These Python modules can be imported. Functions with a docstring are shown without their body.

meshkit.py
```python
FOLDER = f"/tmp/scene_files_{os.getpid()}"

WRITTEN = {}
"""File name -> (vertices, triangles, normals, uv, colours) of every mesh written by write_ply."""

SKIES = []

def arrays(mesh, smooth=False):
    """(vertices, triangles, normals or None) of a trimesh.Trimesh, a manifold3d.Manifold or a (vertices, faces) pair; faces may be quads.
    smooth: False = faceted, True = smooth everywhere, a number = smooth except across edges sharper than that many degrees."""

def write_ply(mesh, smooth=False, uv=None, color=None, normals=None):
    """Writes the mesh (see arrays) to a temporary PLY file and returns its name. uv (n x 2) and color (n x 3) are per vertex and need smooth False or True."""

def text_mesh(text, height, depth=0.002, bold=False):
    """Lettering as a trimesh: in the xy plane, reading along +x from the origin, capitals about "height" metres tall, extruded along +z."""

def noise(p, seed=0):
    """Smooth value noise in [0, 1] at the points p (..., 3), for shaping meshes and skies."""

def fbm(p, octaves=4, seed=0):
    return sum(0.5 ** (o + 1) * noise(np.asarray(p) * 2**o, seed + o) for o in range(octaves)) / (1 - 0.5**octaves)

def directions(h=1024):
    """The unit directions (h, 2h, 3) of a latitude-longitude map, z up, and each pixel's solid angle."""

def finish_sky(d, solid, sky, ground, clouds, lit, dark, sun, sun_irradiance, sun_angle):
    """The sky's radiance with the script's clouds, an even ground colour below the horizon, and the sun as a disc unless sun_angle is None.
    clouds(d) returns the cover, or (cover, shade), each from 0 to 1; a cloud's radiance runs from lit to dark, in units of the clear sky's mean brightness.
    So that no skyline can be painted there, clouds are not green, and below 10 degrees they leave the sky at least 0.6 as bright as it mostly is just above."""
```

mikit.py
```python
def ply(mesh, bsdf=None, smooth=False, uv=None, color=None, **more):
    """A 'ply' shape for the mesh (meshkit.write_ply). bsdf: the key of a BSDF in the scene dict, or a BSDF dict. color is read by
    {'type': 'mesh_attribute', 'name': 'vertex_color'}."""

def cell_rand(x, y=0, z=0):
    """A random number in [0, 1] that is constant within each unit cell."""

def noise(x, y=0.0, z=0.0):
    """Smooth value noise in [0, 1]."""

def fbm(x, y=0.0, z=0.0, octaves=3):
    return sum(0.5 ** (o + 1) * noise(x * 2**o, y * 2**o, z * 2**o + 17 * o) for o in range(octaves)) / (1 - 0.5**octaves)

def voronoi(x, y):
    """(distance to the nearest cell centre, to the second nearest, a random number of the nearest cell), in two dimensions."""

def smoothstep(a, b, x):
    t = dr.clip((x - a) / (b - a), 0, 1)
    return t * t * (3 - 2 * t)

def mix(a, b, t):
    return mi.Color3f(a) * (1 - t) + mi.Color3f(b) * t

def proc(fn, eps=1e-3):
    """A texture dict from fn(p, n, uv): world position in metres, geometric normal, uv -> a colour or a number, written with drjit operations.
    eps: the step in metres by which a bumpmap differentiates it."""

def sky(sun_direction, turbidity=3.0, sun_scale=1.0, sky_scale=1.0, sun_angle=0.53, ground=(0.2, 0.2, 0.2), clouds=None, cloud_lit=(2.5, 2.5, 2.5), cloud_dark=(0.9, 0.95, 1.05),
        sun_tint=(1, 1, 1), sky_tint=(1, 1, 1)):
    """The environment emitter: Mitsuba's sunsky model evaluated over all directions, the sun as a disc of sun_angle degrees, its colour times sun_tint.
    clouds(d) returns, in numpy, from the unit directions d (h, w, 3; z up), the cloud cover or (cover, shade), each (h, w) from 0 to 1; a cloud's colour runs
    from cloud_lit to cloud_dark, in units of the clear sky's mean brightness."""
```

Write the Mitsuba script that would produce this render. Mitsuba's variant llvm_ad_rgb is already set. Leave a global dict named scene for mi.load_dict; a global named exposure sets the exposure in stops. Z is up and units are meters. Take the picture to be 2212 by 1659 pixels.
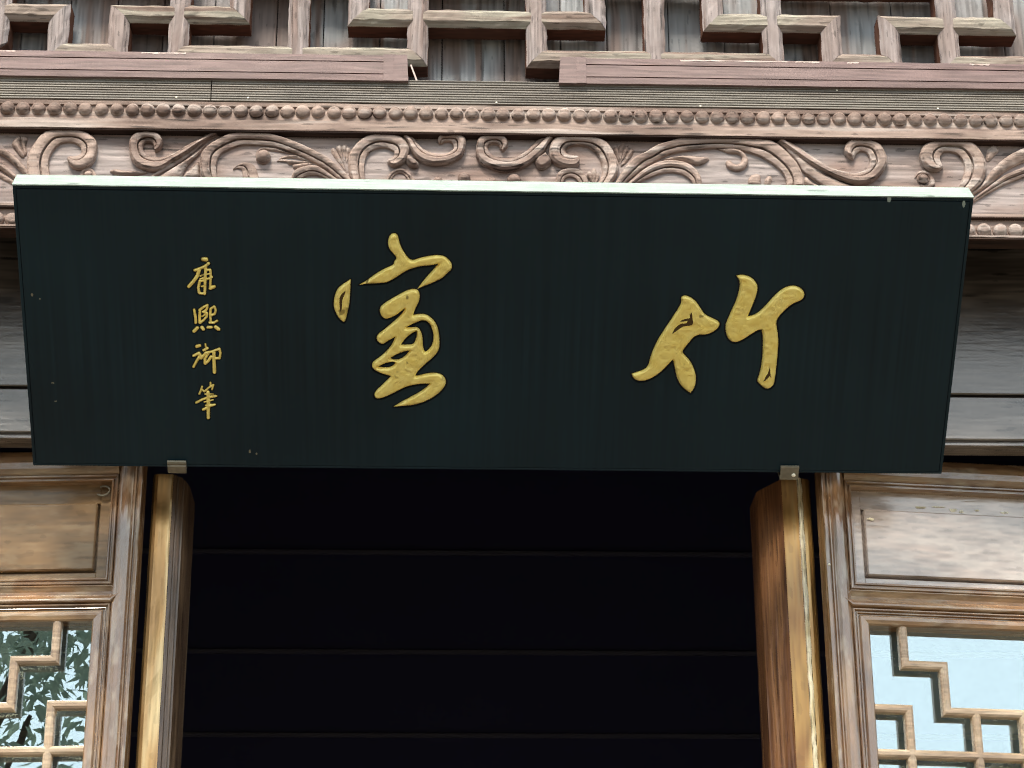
"""A timber hall front seen from below: a tilted name board under a carved frieze, two door leaves ajar. Units: metres, z up, the front looks towards -y."""
import math, random
import numpy as np, trimesh, drjit as dr, mitsuba as mi, mikit, meshkit
from scipy.spatial import Delaunay
from scipy.interpolate import CubicSpline
from shapely.geometry import Polygon, LineString, Point, MultiPoint, box as sbox
from shapely.ops import unary_union
from shapely import contains_xy
import shapely

T = mi.ScalarTransform4f
scene, labels = {'type': 'scene'}, {}

# ------------------------------------------------------------------ camera, sky, exposure
YAW, PITCH, ROLL = (math.radians(a) for a in (2.119, 22.45, -0.298))
fwd = np.array([math.sin(YAW) * math.cos(PITCH), math.cos(YAW) * math.cos(PITCH), math.sin(PITCH)])
rgt = np.array([math.cos(YAW), -math.sin(YAW), 0.0])
upv = np.cross(rgt, fwd)
upv = -math.sin(ROLL) * rgt + math.cos(ROLL) * upv
eye = np.array([0.0, -4.75, 1.55])
scene['camera'] = {'type': 'perspective', 'fov': math.degrees(2 * math.atan(2016 / 8624)), 'fov_axis': 'x', 'near_clip': 0.05, 'far_clip': 500.0,
                   'to_world': T().look_at(origin=eye.tolist(), target=(eye + fwd).tolist(), up=upv.tolist())}
scene['sky'] = mikit.sky((-0.16, -0.58, 0.80), turbidity=4, sun_scale=0.8, sun_angle=20, sun_tint=(0.90, 0.97, 1.07),
                         clouds=lambda d: (1.0 + 0 * d[..., 2], 0.3 * (1 - np.clip(d[..., 2], 0, 1))),   # an even overcast, brighter overhead
                         cloud_lit=(2.60, 2.82, 2.92), cloud_dark=(1.15, 1.25, 1.32), ground=(0.08, 0.072, 0.06))
exposure = 2.72

# traced outlines: frieze in mm on its own plane, characters in 0.1 mm on the board
SCROLLS = [([(-998,4032),(-1001,4058),(-1004,4085),(-1005,4105),(-999,4128),(-986,4155),(-973,4173),(-958,4183),(-933,4186),(-903,4186),(-876,4182),(-855,4172),(-842,4159),(-837,4144),(-838,4125),(-841,4106),(-851,4089),(-869,4078),(-889,4080),(-903,4092),(-907,4109)],[(-939,4037),(-946,4063),(-951,4082),(-952,4097),(-950,4114),(-943,4132),(-935,4143),(-927,4150),(-917,4153),(-905,4154),(-894,4152),(-884,4146),(-878,4138),(-876,4131),(-876,4125),(-879,4120),(-884,4117),(-889,4115),(-895,4115),(-901,4115),(-907,4115)],16,1),
([(-986,4044),(-995,4063),(-1013,4089),(-1037,4114),(-1058,4128),(-1082,4133),(-1105,4134)],[(-1005,4050),(-1013,4066),(-1031,4085),(-1051,4104),(-1072,4118),(-1087,4124),(-1106,4128)],14,0),
([(-1010,4040),(-1024,4057),(-1042,4075),(-1057,4088),(-1069,4096),(-1085,4105),(-1104,4110)],[(-1020,4037),(-1033,4051),(-1051,4064),(-1062,4071),(-1072,4078),(-1086,4084),(-1103,4089)],12,0),
([(-1024,4040),(-1036,4049),(-1052,4060),(-1068,4070),(-1088,4079)],[(-1031,4034),(-1041,4040),(-1057,4049),(-1074,4058),(-1090,4066)],8,0),
([(-696,4130),(-683,4138),(-678,4152),(-682,4169),(-696,4180),(-717,4183),(-735,4181),(-750,4175),(-759,4160),(-760,4145),(-757,4122),(-748,4100),(-731,4085),(-710,4077),(-690,4076),(-671,4085),(-647,4104),(-622,4121),(-595,4145),(-567,4166),(-538,4183)],[(-699,4145),(-701,4147),(-703,4151),(-707,4154),(-712,4155),(-718,4155),(-722,4152),(-724,4148),(-725,4144),(-725,4139),(-721,4127),(-714,4120),(-703,4116),(-690,4115),(-677,4116),(-662,4122),(-644,4131),(-621,4148),(-595,4165),(-574,4181),(-556,4188)],16,1),
([(-720,4048),(-702,4064),(-675,4088),(-646,4110),(-617,4131),(-586,4156),(-559,4178),(-536,4188)],[(-705,4048),(-688,4065),(-660,4084),(-634,4102),(-612,4122),(-591,4142),(-569,4163),(-522,4188)],8,0),
([(-699,4043),(-683,4060),(-658,4079),(-633,4097),(-609,4118),(-589,4139),(-574,4153)],[(-630,4050),(-626,4065),(-621,4081),(-611,4098),(-596,4117),(-584,4133),(-574,4150)],11,0),
([(-566,4038),(-575,4056),(-583,4079),(-584,4109),(-581,4129),(-568,4146),(-549,4161),(-524,4177),(-503,4183),(-477,4184),(-444,4183),(-417,4181),(-391,4174),(-365,4164),(-331,4149),(-297,4131),(-271,4116),(-249,4095),(-228,4075),(-211,4054),(-197,4037)],[(-532,4044),(-540,4061),(-544,4084),(-544,4103),(-541,4116),(-533,4128),(-518,4138),(-500,4147),(-483,4152),(-466,4153),(-441,4152),(-413,4150),(-389,4144),(-366,4135),(-339,4123),(-313,4110),(-291,4097),(-272,4084),(-253,4067),(-241,4056),(-227,4041)],16,1),
([(-450,4123),(-449,4135),(-443,4143),(-433,4147),(-412,4147),(-389,4140),(-365,4132)],[(-442,4126),(-442,4133),(-437,4140),(-428,4142),(-412,4139),(-392,4136),(-367,4132)],9,0),
([(-363,4042),(-361,4063),(-353,4080),(-338,4090),(-316,4096),(-298,4094),(-279,4083),(-262,4070),(-246,4057),(-232,4042)],[(-352,4046),(-348,4057),(-337,4062),(-326,4068),(-316,4071),(-304,4072),(-290,4069),(-278,4063),(-268,4056),(-254,4045)],13,1),
([(-439,4052),(-441,4067),(-446,4084),(-456,4099),(-473,4104),(-490,4100),(-504,4087)],[(-478,4053),(-479,4066),(-481,4078),(-484,4086),(-490,4089),(-496,4089),(-503,4085)],8,1),
([(-209,4043),(-220,4077),(-223,4101),(-222,4124),(-211,4147),(-195,4167),(-175,4180),(-153,4184),(-129,4184),(-105,4182),(-88,4173),(-77,4157),(-73,4140),(-79,4120),(-87,4107),(-101,4097),(-114,4096),(-127,4108)],[(-179,4047),(-182,4081),(-182,4106),(-177,4127),(-169,4139),(-157,4146),(-146,4149),(-134,4150),(-124,4147),(-116,4142),(-111,4138),(-111,4133),(-112,4128),(-115,4123),(-119,4121),(-122,4119),(-125,4117),(-127,4115)],16,1),
([(-90,4180),(-78,4161),(-69,4140),(-57,4121),(-37,4107),(-13,4102),(12,4104),(34,4111),(55,4126),(63,4145),(66,4165),(61,4180),(47,4184),(27,4185),(7,4185),(-3,4177),(-1,4164)],[(-73,4188),(-59,4171),(-46,4154),(-32,4143),(-15,4137),(5,4135),(22,4138),(31,4144),(35,4149),(35,4156),(33,4162),(29,4167),(24,4169),(18,4169),(13,4168),(9,4165),(5,4162)],16,1),
([(-134,4047),(-129,4062),(-121,4079),(-107,4090),(-89,4092),(-70,4078),(-58,4059),(-53,4048)],[(-120,4050),(-118,4059),(-111,4073),(-102,4080),(-92,4081),(-83,4075),(-77,4064),(-75,4050)],10,1),
([(157,4143),(168,4155),(169,4168),(162,4181),(147,4185),(126,4185),(108,4184),(96,4175),(91,4155),(90,4134),(96,4117),(109,4104),(128,4095),(151,4087),(175,4088),(197,4094),(221,4107),(241,4125),(259,4144),(271,4166),(286,4182)],[(149,4152),(148,4157),(145,4161),(140,4163),(133,4164),(126,4162),(122,4157),(120,4152),(122,4145),(126,4137),(133,4132),(143,4127),(157,4125),(172,4125),(186,4128),(201,4136),(217,4148),(229,4162),(239,4173),(251,4182),(265,4186)],16,1),
([(345,4126),(345,4111),(336,4099),(316,4097),(295,4103),(280,4114),(272,4131),(271,4150),(277,4168),(288,4180),(314,4183),(348,4184),(380,4183),(404,4177),(422,4160),(435,4133),(442,4109),(439,4084),(429,4065),(420,4051)],[(342,4134),(337,4134),(330,4135),(323,4137),(316,4140),(313,4145),(314,4150),(318,4155),(326,4160),(336,4162),(346,4163),(358,4161),(368,4158),(380,4149),(390,4138),(397,4123),(400,4105),(400,4087),(395,4070),(388,4055)],16,1),
([(283,4053),(287,4066),(291,4083),(304,4094),(326,4099),(347,4094),(360,4080),(368,4058)],[(302,4056),(306,4063),(310,4071),(317,4075),(324,4076),(333,4073),(341,4065),(345,4058)],10,1),
([(422,4042),(429,4051),(440,4072),(455,4097),(478,4126),(508,4143),(535,4162),(567,4174),(591,4183),(629,4185),(680,4186),(731,4187),(766,4186),(790,4186),(816,4182),(834,4174),(852,4159),(868,4140),(883,4120),(892,4100),(898,4079),(900,4054)],[(450,4046),(458,4058),(476,4077),(497,4096),(518,4112),(538,4123),(558,4136),(577,4144),(603,4150),(637,4155),(680,4160),(723,4158),(757,4152),(776,4146),(789,4141),(804,4133),(817,4124),(829,4114),(840,4103),(848,4092),(854,4078),(854,4057)],16,1),
([(451,4042),(461,4055),(489,4083),(510,4101),(533,4114),(558,4122),(584,4122),(609,4117),(626,4105),(641,4086),(646,4050)],[(475,4046),(487,4058),(506,4070),(524,4079),(541,4086),(562,4091),(580,4091),(597,4087),(610,4079),(620,4068),(623,4053)],13,1),
([(687,4159),(714,4160),(740,4157),(756,4145),(764,4128),(760,4111),(744,4099),(727,4099),(712,4108),(709,4124)],[(691,4159),(707,4152),(724,4147),(738,4147),(746,4141),(749,4133),(744,4121),(735,4116),(727,4119),(723,4126)],10,0),
([(829,4185),(850,4168),(868,4147),(884,4126),(893,4107),(906,4090),(926,4075),(944,4059),(955,4050)],[(854,4182),(870,4163),(888,4150),(906,4131),(925,4114),(950,4095),(978,4078),(1008,4065),(1024,4056)],10,0),
([(838,4182),(858,4164),(881,4145),(904,4126),(932,4106),(960,4089),(989,4075),(1014,4066),(1038,4063),(1061,4067),(1080,4079),(1095,4095),(1107,4114),(1110,4133),(1104,4156),(1094,4174),(1076,4183),(1058,4186),(1038,4186),(1020,4185),(1008,4172),(1004,4155),(1011,4141),(1026,4133)],[(859,4188),(877,4175),(898,4160),(920,4143),(943,4126),(964,4112),(984,4103),(1004,4098),(1023,4095),(1039,4098),(1053,4105),(1061,4114),(1066,4123),(1067,4131),(1066,4140),(1063,4148),(1059,4153),(1053,4156),(1047,4157),(1041,4154),(1037,4151),(1033,4147),(1031,4142),(1029,4139)],16,1),
([(1311,4042),(1331,4060),(1348,4083),(1355,4110),(1354,4135),(1345,4160),(1331,4178),(1315,4188),(1289,4189),(1259,4188),(1232,4186),(1210,4178),(1196,4161),(1191,4140),(1196,4121),(1208,4107),(1227,4102),(1246,4112)],[(1276,4055),(1288,4071),(1295,4088),(1301,4106),(1302,4121),(1299,4134),(1292,4146),(1283,4154),(1271,4158),(1261,4159),(1253,4157),(1248,4150),(1244,4143),(1244,4136),(1245,4129),(1246,4124),(1247,4120),(1249,4117)],16,1),
([(1293,4022),(1312,4045),(1339,4065),(1359,4094),(1387,4125),(1415,4148),(1454,4170),(1479,4182),(1506,4191)],[(1299,4016),(1319,4038),(1349,4059),(1377,4082),(1404,4106),(1432,4123),(1452,4133),(1477,4145),(1504,4152)],14,0),
([(1297,4012),(1319,4031),(1356,4060),(1384,4082),(1411,4099),(1449,4115),(1474,4125),(1500,4132)],[(1302,4008),(1320,4021),(1356,4044),(1393,4066),(1419,4078),(1448,4090),(1473,4096),(1499,4098)],12,1),
([(1176,4086),(1186,4102),(1200,4107),(1216,4098),(1225,4081),(1223,4063),(1206,4054),(1186,4057)],[(1180,4088),(1188,4095),(1198,4098),(1209,4093),(1214,4082),(1212,4073),(1203,4068),(1191,4070)],7,0),
([(-876,4051),(-876,4064),(-870,4079),(-855,4086),(-840,4076),(-835,4063),(-833,4051)],[(-867,4053),(-866,4065),(-862,4071),(-855,4073),(-848,4070),(-845,4064),(-843,4054)],9,0)]
LEAVES = [([(-1031,4173),(-1042,4161),(-1046,4146),(-1034,4129),(-1019,4112),(-1014,4121),(-1024,4142),(-1027,4159)],7),
([(-1026,4172),(-1009,4162),(-1012,4145),(-1008,4126),(-1014,4118),(-1021,4137),(-1026,4156)],6),
([(-803,4076),(-788,4082),(-768,4079),(-741,4078),(-712,4074),(-740,4067),(-775,4063),(-792,4068)],8),
([(-625,4061),(-615,4080),(-602,4092),(-589,4107),(-585,4084),(-586,4062)],6),
([(-394,4115),(-373,4126),(-348,4127),(-331,4120),(-305,4107),(-339,4116),(-373,4120)],7),
([(-398,4111),(-376,4115),(-340,4111),(-318,4109),(-359,4102),(-370,4105)],7),
([(-359,4099),(-339,4105),(-310,4106),(-330,4095),(-352,4090)],6),
([(-230,4088),(-260,4128),(-266,4143),(-259,4149),(-246,4128)],5),
([(-229,4090),(-248,4135),(-254,4153),(-242,4159),(-238,4138)],5),
([(-228,4092),(-238,4138),(-240,4157),(-227,4157),(-230,4128)],5),
([(-226,4096),(-230,4130),(-229,4153),(-218,4146),(-224,4121)],5),
([(-73,4134),(-81,4109),(-60,4094),(-50,4106),(-64,4122)],14),
([(265,4150),(250,4134),(236,4116),(250,4094),(276,4111),(270,4131)],14),
([(445,4113),(434,4145),(432,4158),(443,4163),(446,4143)],5),
([(446,4115),(444,4149),(446,4165),(458,4174),(453,4145)],5),
([(447,4115),(454,4147),(461,4165),(470,4159),(461,4138)],5),
([(448,4111),(462,4138),(470,4155),(481,4155),(476,4138),(458,4115)],5),
([(379,4060),(367,4075),(365,4089),(374,4091)],5),
([(380,4060),(376,4087),(381,4102),(388,4087)],5),
([(383,4060),(388,4087),(393,4091),(394,4078)],5),
([(550,4127),(576,4135),(611,4140),(645,4137),(668,4131),(642,4113),(618,4120),(585,4127)],8),
([(764,4060),(762,4075),(773,4088),(791,4089),(793,4072),(791,4060)],5),
([(803,4063),(804,4076),(813,4086),(821,4082),(817,4063)],4),
([(903,4082),(910,4082),(924,4067),(939,4058),(913,4057)],6),
([(1361,4158),(1382,4180),(1393,4167),(1381,4151),(1364,4135)],5)]
DOMES = [(-431,4120,19,17),(-2,4061,12,8),(62,4070,16,11),(124,4057,12,8),(184,4067,17,10),(128,4058,15,7),(1196,4083,15,10),(-855,4066,12,9)]
BIG = [('w',[(-3356,4935),(-3506,4832),(-3664,4707),(-3737,4521),(-3774,4273),(-3713,4056),(-3614,3901),(-3528,3840),(-3479,3903),(-3440,4090),(-3390,4309),(-3370,4618)],[[(-3484,4663),(-3608,4547),(-3630,4367),(-3603,4135),(-3563,4198),(-3566,4430),(-3490,4601)]]),
('w',[(-2336,6102),(-2449,6049),(-2500,5882),(-2471,5701),(-2363,5581),(-2278,5476),(-2363,5368),(-2349,5307),(-2534,5228),(-2762,5087),(-2991,4900),(-3163,4790),(-2934,4824),(-2591,4844),(-2477,4876),(-2277,5002),(-2078,5158),(-1793,5269),(-1479,5303),(-1309,5345),(-1422,5212),(-1563,5042),(-1705,4856),(-1804,4706),(-1647,4779),(-1419,4875),(-1219,4985),(-1106,5109),(-999,5218),(-995,5325),(-1053,5431),(-1168,5536),(-1339,5570),(-1567,5531),(-1766,5483),(-1950,5404),(-2079,5554),(-2179,5735),(-2236,5916),(-2265,6052)],[]),
('w',[(-1876,4715),(-2019,4682),(-2190,4587),(-2420,4445),(-2621,4303),(-2693,4193),(-2664,4038),(-2578,3930),(-2419,3963),(-2247,4074),(-2089,4217),(-2132,4107),(-2275,3949),(-2448,3791),(-2621,3632),(-2751,3521),(-2766,3379),(-2622,3270),(-2506,3366),(-2318,3479),(-2390,3289),(-2535,3098),(-2709,2937),(-2840,2841),(-2878,2745),(-2855,2650),(-2710,2556),(-2535,2494),(-2419,2463),(-2506,2366),(-2652,2205),(-2784,2075),(-2828,1961),(-2784,1865),(-2623,1883),(-2360,2015),(-2068,2195),(-1776,2263),(-1484,2282),(-1600,2153),(-1833,1989),(-2125,1825),(-2360,1660),(-2125,1679),(-1832,1715),(-1539,1831),(-1306,1995),(-1162,2158),(-1090,2319),(-1135,2447),(-1253,2557),(-1487,2564),(-1661,2520),(-1836,2470),(-1807,2566),(-1662,2728),(-1460,2921),(-1316,3081),(-1266,3240),(-1277,3523),(-1323,3774),(-1440,3960),(-1585,4067),(-1758,4081),(-1901,4041),(-1845,4204),(-1759,4392),(-1737,4547),(-1775,4670)],[[(-2067,3724),(-1958,3791),(-1843,3846),(-1670,3926),(-1526,3865),(-1437,3678),(-1412,3459),(-1449,3269),(-1549,3141),(-1613,3103),(-1660,3203),(-1667,3456),(-1712,3644),(-1799,3752),(-1929,3725)],[(-1813,3642),(-1928,3578),(-2072,3451),(-2187,3276),(-2043,3284),(-1883,3295),(-1832,3422),(-1804,3548)],[(-1970,3136),(-2129,3103),(-2303,3022),(-2442,2931),(-2346,2885),(-2187,2912),(-2065,3009)],[(-2338,2840),(-2535,2812),(-2733,2702),(-2564,2685),(-2419,2703),(-2308,2793)]]),
('b',[(4419,4610),(4390,4551),(4417,4458),(4350,4294),(4191,4010),(4032,3726),(3893,3464),(3796,3202),(3741,2987),(3707,2795),(3602,2698),(3429,2636),(3321,2599),(3347,2503),(3461,2408),(3594,2397),(3767,2460),(3916,2558),(4064,2691),(4187,2849),(4291,2969),(4331,2826),(4403,2515),(4526,2276),(4757,2097),(4849,2231),(4886,2473),(4834,2689),(4709,2951),(4546,3116),(4498,3187),(4619,3378),(4801,3629),(5086,3621),(5295,3765),(5364,3884),(5326,3978),(5191,4047),(4989,4138),(4894,4277),(4752,4486),(4616,4589),(4505,4627)],[[(4658,4228),(4614,4157),(4634,4082),(4472,4049),(4388,3994),(4476,3986),(4572,4015),(4565,3945),(4478,3944),(4371,3907),(4269,3788),(4227,3669),(4378,3789),(4482,3878),(4666,3887),(4718,3947),(4689,4064),(4679,4157)]]),
('b',[(5770,5168),(5664,5136),(5747,5033),(5768,4871),(5723,4568),(5613,4263),(5511,3980),(5484,3815),(5535,3603),(5619,3485),(5732,3428),(5883,3477),(6091,3633),(6258,3754),(6354,3779),(6400,3590),(6425,3234),(6418,2876),(6383,2587),(6327,2442),(6446,2322),(6586,2215),(6735,2302),(6768,2447),(6779,2760),(6788,3238),(6778,3524),(6724,3807),(6684,3971),(6754,4137),(6875,4279),(7036,4445),(7268,4542),(7319,4671),(7270,4798),(7132,4894),(6958,4910),(6789,4838),(6627,4685),(6469,4473),(6309,4272),(6165,4153),(6004,4104),(6068,4292),(6157,4574),(6200,4830),(6152,4969),(6035,5095),(5901,5151)],[[(6611,2854),(6579,2686),(6535,2613),(6480,2456),(6564,2517),(6619,2614),(6672,2554),(6630,2674)]])]
SMALL = [('a',[([(-6776,5380),(-6706,5381)],96),
([(-6977,5103),(-6848,5153),(-6731,5209),(-6652,5279)],67),
([(-6875,5098),(-6931,4959),(-7012,4834),(-7133,4694)],75),
([(-6725,5209),(-6739,4962),(-6768,4512)],62),
([(-6722,5106),(-6619,5128),(-6611,4991),(-6631,4770),(-6634,4666)],54),
([(-6717,4879),(-6580,4936)],44),
([(-6872,4836),(-6913,4683),(-6901,4545)],59),
([(-6885,4822),(-6730,4865)],44),
([(-6838,4698),(-6761,4713)],33),
([(-6895,4531),(-6767,4519)],54),
([(-6635,4653),(-6537,4702)],72),
([(-6854,4960),(-6738,5017)],39),
([(-6864,4884),(-6741,4927)],36),
([(-6712,5003),(-6622,5025)],33)]),
('b',[([(-7028,4112),(-7005,3917),(-7004,3777)],59),
([(-6898,4086),(-6910,3918),(-6909,3778)],59),
([(-6910,4107),(-6805,4185),(-6713,4235)],54),
([(-6710,4235),(-6736,4116),(-6822,4059)],46),
([(-6822,4059),(-6733,4032),(-6738,3948),(-6816,3849),(-6896,3778)],49),
([(-6852,3940),(-6772,3997)],31),
([(-6560,4202),(-6639,4145),(-6657,3991),(-6650,3809)],54),
([(-6553,4202),(-6522,4105),(-6553,4007),(-6625,3978)],51),
([(-6683,3788),(-6586,3782),(-6500,3839)],54),
([(-7052,3565),(-6971,3651)],77),
([(-6861,3666),(-6831,3617)],77),
([(-6719,3668),(-6648,3669)],71),
([(-6538,3677),(-6475,3622)],84)]),
('c',[([(-7002,3172),(-6936,3201)],77),
([(-7088,2933),(-6955,3012),(-6928,2949),(-7022,2791),(-7098,2647)],62),
([(-6798,3241),(-6788,3163)],41),
([(-6849,3078),(-6743,3136)],57),
([(-6915,2864),(-6793,3014),(-6636,3052),(-6471,3125),(-6449,3011),(-6475,2876),(-6557,2875)],57),
([(-6728,3008),(-6818,2865)],49),
([(-6816,2729),(-6748,2794),(-6673,2916)],59),
([(-6822,2850),(-6826,2743)],62),
([(-6605,3010),(-6606,2768),(-6608,2510)],77)]),
('d',[([(-6910,2140),(-6944,2032),(-6989,1938)],46),
([(-6904,2047),(-6867,2004),(-6759,2106),(-6638,2187),(-6679,2064)],41),
([(-6708,2244),(-6717,2164)],41),
([(-6776,1991),(-6779,1687),(-6792,1315)],75),
([(-7067,1712),(-6913,1801),(-6754,1861),(-6589,1892)],57),
([(-6856,1932),(-6659,1949),(-6648,1898)],31),
([(-6876,1729),(-6658,1789)],31),
([(-6846,1642),(-6629,1677)],36),
([(-6909,1533),(-6789,1592)],64),
([(-6789,1599),(-6622,1667)],46)])]

# ------------------------------------------------------------------ materials
def lin(r, g, b, k=1.0):
    return [k * (c / 12.92 if c <= 0.04045 else ((c + 0.055) / 1.055) ** 2.4) for c in (r / 255, g / 255, b / 255)]


def wood(axis, c0, c1, c2, dark=0.5, grain=1.0, patch=1.0, lo=0.5, hi=0.74):
    """Weathered wood: c0 and c1 in patches, c2 in streaks along the grain, dark checks."""
    def fn(p, n, uv):
        a, b = (p.x, p.z) if axis == 'x' else (p.z, p.x)
        c = p.y
        wob = mikit.noise(a * 7, b * 11, c * 11) * 0.012
        fine = mikit.noise(a * 14, (b + wob) * 260 * grain, c * 260 * grain)
        streak = mikit.fbm(a * 3.1, (b + wob) * 52 * grain, c * 52 * grain, 3)
        ptc = mikit.fbm(a * 6 * patch, b * 11 * patch, c * 11 * patch, 3)
        col = mikit.mix(c0, c1, mikit.smoothstep(0.34, 0.66, ptc))
        col = mikit.mix(col, c2, mikit.smoothstep(lo, hi, streak))
        crk = mikit.smoothstep(0.66, 0.86, mikit.noise(a * 11 + 40, (b + wob) * 120 * grain, c * 120 * grain) * (0.72 + 0.42 * ptc))
        dash = mikit.smoothstep(0.74, 0.84, mikit.noise(a * 34 + 9, (b + wob) * 210 * grain, c * 210 * grain))
        return col * ((0.66 + 0.6 * fine) * (1 - dark * crk) * (1 - 0.6 * dark * dash))
    return fn


def front_bleached(base, c):
    """Bars whose weather side (the front and its bevels) has bleached; the flanks behind keep the old red-brown stain."""
    def fn(p, n, uv):
        m = mikit.smoothstep(0.0435, 0.0475, p.y + 0.004 * (mikit.noise(p.x * 60, p.z * 60, 3.0) - 0.5))
        return mikit.mix(base(p, n, uv), mi.Color3f(c) * (0.7 + 0.6 * mikit.noise(p.x * 40, p.z * 40, p.y * 120)), m)
    return fn


def wood_bump(axis, grain=1.0):
    def fn(p, n, uv):
        a, b = (p.x, p.z) if axis == 'x' else (p.z, p.x)
        c = p.y
        wob = mikit.noise(a * 7, b * 11, c * 11) * 0.012
        return 0.45 * mikit.noise(a * 14, (b + wob) * 260 * grain, c * 260 * grain) + mikit.noise(a * 11 + 40, (b + wob) * 120 * grain, c * 120 * grain) + 0.6 * mikit.fbm(a * 30, b * 60, c * 60, 2)
    return fn


def bsdf(key, colour, rough=0.75, spec=0.3, bump=None, scale=0.001, **more):
    col = mikit.proc(colour) if callable(colour) else {'type': 'rgb', 'value': list(map(float, colour))}
    d = {'type': 'principled', 'base_color': col, 'roughness': mikit.proc(rough) if callable(rough) else float(rough), **({} if spec is None else {'specular': float(spec)}), **more}
    if bump is not None:
        d = {'type': 'bumpmap', 'arbitrary': mikit.proc(bump, 4e-4), 'scale': float(scale), 'bsdf': d}
    scene[key] = {'type': 'twosided', 'bsdf': d}


WB_H, WB_V = wood_bump('x'), wood_bump('z')
K, KU = 0.62, 0.48      # tone of the varnished and of the bleached woods
bsdf('weathered_v', front_bleached(wood('z', lin(188, 172, 168, KU), lin(200, 190, 190, KU), lin(164, 144, 138, KU), 0.6), lin(112, 78, 64, 0.6)), 0.8, 0.25, WB_V, 0.0016)
bsdf('lichen_h', front_bleached(wood('x', lin(182, 166, 156, KU), lin(196, 190, 176, KU), lin(154, 134, 124, KU), 0.65), lin(104, 70, 58, 0.6)), 0.85, 0.2, WB_H, 0.0024)
bsdf('plank_grey', wood('z', lin(172, 160, 158, KU), lin(200, 206, 212, KU), lin(166, 148, 142, KU), 0.45, 0.75, 0.8), 0.8, 0.25, WB_V, 0.001)
bsdf('carved', wood('x', lin(204, 180, 168, KU), lin(160, 136, 126, KU), lin(222, 206, 198, KU), 0.7), 0.65, 0.3, WB_H, 0.0014)
bsdf('carved_ground', wood('x', lin(206, 194, 192, KU), lin(184, 158, 148, KU), lin(170, 154, 150, KU), 0.8, 0.8), 0.75, 0.25, WB_H, 0.0022)
bsdf('trim_red', wood('x', lin(162, 137, 136, KU), lin(166, 142, 140, KU), lin(152, 126, 125, KU), 0.0, 1.0, 0.5), 0.55, 0.35)
bsdf('decking', wood('x', lin(176, 170, 164, KU), lin(188, 182, 174, KU), lin(166, 158, 150, KU), 0.1), 0.6, 0.3)
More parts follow.
